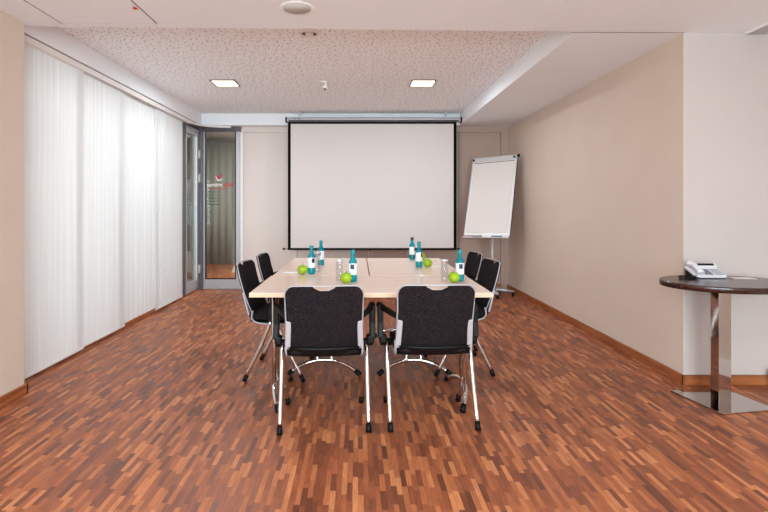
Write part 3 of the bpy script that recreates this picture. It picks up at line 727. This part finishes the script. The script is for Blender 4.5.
# ------------------------------------------------------------------ flip chart
fx, fy = 1.90, 6.93
t = thing('flip_chart', 'white flip chart board on a wheeled grey stand in the back right corner', 'flip chart', (fx, fy, 0))
bm = nb(); add_tube(bm, [(0, 0, .08), (0, 0, 1.02)], .017, 14); obj('pole', bm, 'alu_light', t)
bm = nb(); add_tube(bm, [(.0, .02, 1.0), (0.03, .05, 1.55)], .014, 12); add_box(bm, (0, .02, 1.0), (.07, .07, .10), None, .01); obj('upright', bm, 'alu_light', t)
bm = nb()
for k in range(5):
    a = R(-20+72*k); d = Vector((math.cos(a), math.sin(a), 0))
    add_tube(bm, [d*.02+Vector((0, 0, .095)), d*.15+Vector((0, 0, .092)), d*.29+Vector((0, 0, .075))], [.034, .030, .022], 10, sx=1.0)
add_lathe(bm, [(0, .065), (.06, .065), (.06, .11), (.03, .125), (0, .125)], 20)
for v in bm.verts: v.co.z = .06+(v.co.z-.06)*.75
obj('star_base', bm, 'alu', t)
for k in range(5):
    a = R(-20+72*k); d = Vector((math.cos(a), math.sin(a), 0))*.28
    bm = nb(); add_tube(bm, [d+Vector((-.012, 0, .028)), d+Vector((.012, 0, .028))], .026, 16); add_box(bm, d+Vector((0, 0, .05)), (.03, .03, .02), None, .004); obj('castor', bm, 'black', t)
BW, BH = .65, 1.164
e = bpy.data.objects.new('board', None)
def board_mat():
    return Matrix.Translation((-.041, -.069, 1.41)) @ Matrix.Rotation(R(-38.9), 4, 'Z') @ Matrix.Rotation(R(-17.9), 4, 'X') @ Matrix.Rotation(R(-1.55), 4, 'Y')
BM = board_mat()
def bobj(name, bm, m, parent, **kw):
    o = obj(name, bm, m, parent, **kw); return o
brd = obj('board', add_box(nb(), (0, 0, 0), (BW, .014, BH), None, .003), 'white', t); brd.matrix_local = BM
bm = nb()
for sx in (-1, 1): rng_box(bm, sx*(BW/2-.002)-.009, sx*(BW/2-.002)+.009, -.014, .012, -BH/2, BH/2, .002)
rng_box(bm, -BW/2, BW/2, -.014, .012, -BH/2-.008, -BH/2+.008, .002)
obj('board_frame', bm, 'alu_light', brd)
obj('frame_shadow_gap', rng_box(nb(), BW/2+.0075, BW/2+.011, -.006, .012, -BH/2, BH/2), 'dark_gap', brd)
obj('paper_pad', rng_box(nb(), -BW/2+.025, BW/2-.025, -.017, -.0075, -BH/2+.04, BH/2-.03), 'paper', brd)
bm = nb(); add_box(bm, (0, -.020, BH/2-.035), (BW-.01, .026, .062), None, .006); obj('clamp_bar', bm, 'alu_light', brd)
obj('clamp_joint', rng_box(nb(), -BW/2+.03, BW/2-.03, -.0185, -.0165, BH/2-.088, BH/2-.080), 'dark_gap', brd)
for x in (-.30, .30):
    bm = nb(); add_tube(bm, [(x, -.03, BH/2-.04), (x, -.05, BH/2-.04)], .014, 12); obj('clamp_knob', bm, 'black', brd)
bm = nb(); add_tube(bm, [(BW/2+.005, -.005, BH/2-.01), (BW/2+.035, -.005, BH/2-.01)], .02, 12); obj('corner_hook', bm, 'black', brd)
bm = nb(); rng_box(bm, -BW/2+.01, BW/2-.01, -.070, -.010, -BH/2-.044, -BH/2-.038); rng_box(bm, -BW/2+.01, BW/2-.01, -.015, -.008, -BH/2-.040, -BH/2-.005); rng_box(bm, -BW/2+.01, BW/2-.01, -.073, -.069, -BH/2-.044, -BH/2-.034)
obj('pen_tray', bm, 'alu_light', brd)
obj('lower_strip', rng_box(nb(), -BW/2+.012, BW/2-.012, -.0105, -.0085, -BH/2+.008, -BH/2+.03), 'white', brd)  # plain white strip along the bottom of the board
def on_tray(name, bm, m, label, cat, x, group=None):
    o = obj(name, bm, m); o.matrix_world = Matrix.Translation((fx, fy, 0)) @ BM @ Matrix.Translation((x, -.045, -BH/2-.0375)); return tag(o, label, cat, group)
def marker_bm(): 
    bm = nb(); add_tube(bm, [(-.070, 0, .014), (.03, 0, .014), (.031, 0, .014), (.070, 0, .014)], [.012, .012, .0135, .012], 12); return bm
on_tray('marker_pen', marker_bm(), 'pen_red', 'red marker pen at the left end of the flip chart tray', 'marker', -.265, 'marker pens on the flip chart tray')
on_tray('marker_pen', marker_bm(), 'black', 'black marker pen on the flip chart tray beside the red one', 'marker', -.12, 'marker pens on the flip chart tray')
on_tray('marker_pen', marker_bm(), 'pen_blue', 'blue marker pen on the right part of the flip chart tray', 'marker', .17, 'marker pens on the flip chart tray')
on_tray('board_eraser', add_box(nb(), (0, 0, .016), (.13, .04, .028), None, .004), 'eraser', 'white board eraser in the middle of the flip chart tray', 'eraser', .03)

# ------------------------------------------------------------------ round table with phone
tx, ty = 2.34, 3.16
t = thing('round_table', 'small round dark wood table on a square polished steel base at the right', 'table', (tx, ty, 0), R(10))
bm = nb(); add_lathe(bm, [(0, .738), (.35, .738), (.360, .742), (.360, .772), (.357, .776), (0, .776)], 96); bmesh.ops.transform(bm, matrix=Matrix.Rotation(R(-10), 4, 'Z') @ Matrix.Translation((.02, -.02, 0)) @ Matrix.Diagonal((1.09, .80, 1, 1)), verts=bm.verts); o = obj('tabletop', bm, 'mahogany', t)
for p in o.data.polygons: p.use_smooth = abs(p.normal.z) < .5
bm = nb(); add_box(bm, (0, 0, .372), (.094, .06, .728), None, .002); obj('column', bm, 'steel', t)
bm = nb(); add_box(bm, (0, 0, .006), (.385, .385, .010), None, .002); obj('base_plate', bm, 'steel', t)
bm = nb(); add_box(bm, (0, 0, .7335), (.2, .2, .008)); obj('top_plate', bm, 'black', t)
# telephone
px_, py_ = 2.338, 3.30
t = thing('telephone', 'silver grey desk telephone on the round table', 'telephone', (px_, py_, .7765), R(-2)); t.scale = (.84, .84, .84)
tilt = R(22)
def ph(bm): 
    bmesh.ops.transform(bm, matrix=Matrix.Translation((0, 0, .043)) @ Matrix.Rotation(tilt, 4, 'X'), verts=bm.verts); return bm
bm = nb(); add_box(bm, (0, 0, .0), (.235, .165, .022), None, .006); obj('body', ph(bm), 'phone', t)
bm = nb(); M4 = Matrix(((0, 0, 1, -.11), (1, 0, 0, 0), (0, 1, 0, 0), (0, 0, 0, 1)))
add_prism(bm, [(-.078, .0), (.075, .0), (.072, .055), (-.072, .004)], Matrix.Identity(4), .222); bmesh.ops.transform(bm, matrix=M4, verts=bm.verts); obj('stand', bm, 'black', t)
bm = nb(); add_box(bm, (.03, .062, .022), (.165, .045, .026), (R(18), 0, 0), .005); obj('display_housing', ph(bm), 'phone', t)
bm = nb(); add_box(bm, (.03, .060, .0345), (.13, .022, .004), (R(18), 0, 0)); obj('display', ph(bm), 'black', t)
bm = nb()
for i in range(3):
    for j in range(4): add_box(bm, (-.028+.021*i, -.055+.022*j, .013), (.013, .014, .005), None, .001)
obj('number_keys', ph(bm), 'phone_dark', t)
bm = nb()
for i in range(4):
    for j in range(5): add_box(bm, (.044+.018*i, -.060+.020*j, .012), (.013, .011, .004), None, .001)
obj('function_keys', ph(bm), 'phone_key', t)
bm = nb(); add_tube(bm, smooth_path([(-.088, -.085, .034), (-.088, -.05, .044), (-.088, 0, .048), (-.088, .05, .044), (-.088, .085, .034)], 5), [.019, .022, .024, .022, .018, .016, .016, .016, .016, .016, .016, .016, .016, .016, .016, .018, .022, .024, .024, .022, .019], 14, sx=1.25)
obj('handset', ph(bm), 'phone', t)
P = []; path = smooth_path([(-.115, -.075, .018), (-.15, -.06, .011), (-.19, -.02, .011), (-.235, -.06, .011), (-.20, -.10, .011), (-.15, -.10, .011), (-.13, -.13, .011)], 20)
for i, p in enumerate(path):
    a = i*1.1; d = (path[min(i+1, len(path)-1)]-path[max(0, i-1)]).normalized(); s = d.cross(Vector((0, 0, 1))).normalized(); P.append(p+s*.007*math.cos(a)+Vector((0, 0, .007*math.sin(a))))
bm = nb(); add_tube(bm, P, .003, 6); obj('coiled_cord', bm, 'black', t)
bm = nb(); add_box(bm, (0, 0, 0), (.14, .075, .003)); o = obj('note_card', bm, 'paper', None, (2.545, 3.25, .7785)); o.rotation_euler = (0, 0, R(-8)); tag(o, 'small white card lying on the round table right of the telephone', 'card')
bm = nb(); add_tube(bm, smooth_path([(2.47, 3.425, .003), (2.468, 3.425, .2), (2.475, 3.42, .4), (2.48, 3.415, .6), (2.482, 3.41, .736)], 8), .003, 8)
o = obj('power_cable', bm, 'silver'); tag(o, 'thin grey cable hanging down behind the round table column', 'cable')

# white convector at the right edge
t = thing('floor_convector', 'low white convector box against the near right wall', 'convector', (2.88, 3.0, 0))
obj('casing', rng_box(nb(), -.02, .018, -1.2, .42, .0, .12, .003), 'white', t)
bm = nb()
for k in range(40): rng_box(bm, -.014, .012, .40-.04*k-.02, .40-.04*k-.005, .1195, .1215)
obj('grille', bm, 'alu_light', t)

# ------------------------------------------------------------------ light
w = bpy.data.worlds.new('world'); SC.world = w; w.use_nodes = True
nt = w.node_tree; nt.nodes.clear(); o = nt.nodes.new('ShaderNodeOutputWorld'); b = nt.nodes.new('ShaderNodeBackground')
sky = nt.nodes.new('ShaderNodeTexSky'); sky.sky_type = 'HOSEK_WILKIE'; sky.turbidity = 8; sky.sun_direction = (-.5, -.4, .6); sky.ground_albedo = .4
mixn = nt.nodes.new('ShaderNodeMix'); mixn.data_type = 'RGBA'; mixn.inputs[0].default_value = .6; mixn.inputs[7].default_value = (.95, .97, 1, 1)
nt.links.new(sky.outputs[0], mixn.inputs[6]); nt.links.new(mixn.outputs[2], b.inputs[0])
b.inputs[1].default_value = 1.0; nt.links.new(b.outputs[0], o.inputs[0])
def area(name, loc, rot, sx, sy, e, col):
    l = bpy.data.lights.new(name, 'AREA'); l.shape = 'RECTANGLE'; l.size = sx; l.size_y = sy; l.energy = e; l.color = col
    a = bpy.data.objects.new(name, l); COL.objects.link(a); a.location = loc; a.rotation_euler = rot; return a
area('daylight_left', (-4.3, 3.9, 2.1), (0, R(-93), 0), 3.0, 5.0, 185, (.98, .98, 1))
area('fill_near', (.2, YN-.9, 1.8), (R(112), 0, 0), 4.4, 2.6, 1180, (.78, .93, 1))  # added fill lamp behind the camera, tilted up to brighten the ceiling

for lx, ly in ((-.9, 9.0), (-1.6, 8.3)):  # panels and lamps added to brighten the lobby behind the glass
    t = thing('ceiling_light', 'square fill light added in the lobby beyond the glass', 'ceiling light', (lx, ly, 2.80), 0, 'added lobby fill lights')
    obj('diffuser', add_box(nb(), (0, 0, -.006), (.5, .5, .01)), 'lamp', t)
    area('lobby_fill', (lx, ly, 2.77), (0, 0, 0), .5, .5, 90, (1, .97, .92))
SC.view_settings.view_transform = 'Standard'; SC.view_settings.look = 'None'; SC.view_settings.gamma = 1
SC.view_settings.use_curve_mapping = False
SC.view_settings.exposure = -0.62
SC.cycles.use_denoising = True
SC.cycles.max_bounces = 10; SC.cycles.diffuse_bounces = 6; SC.cycles.transparent_max_bounces = 16
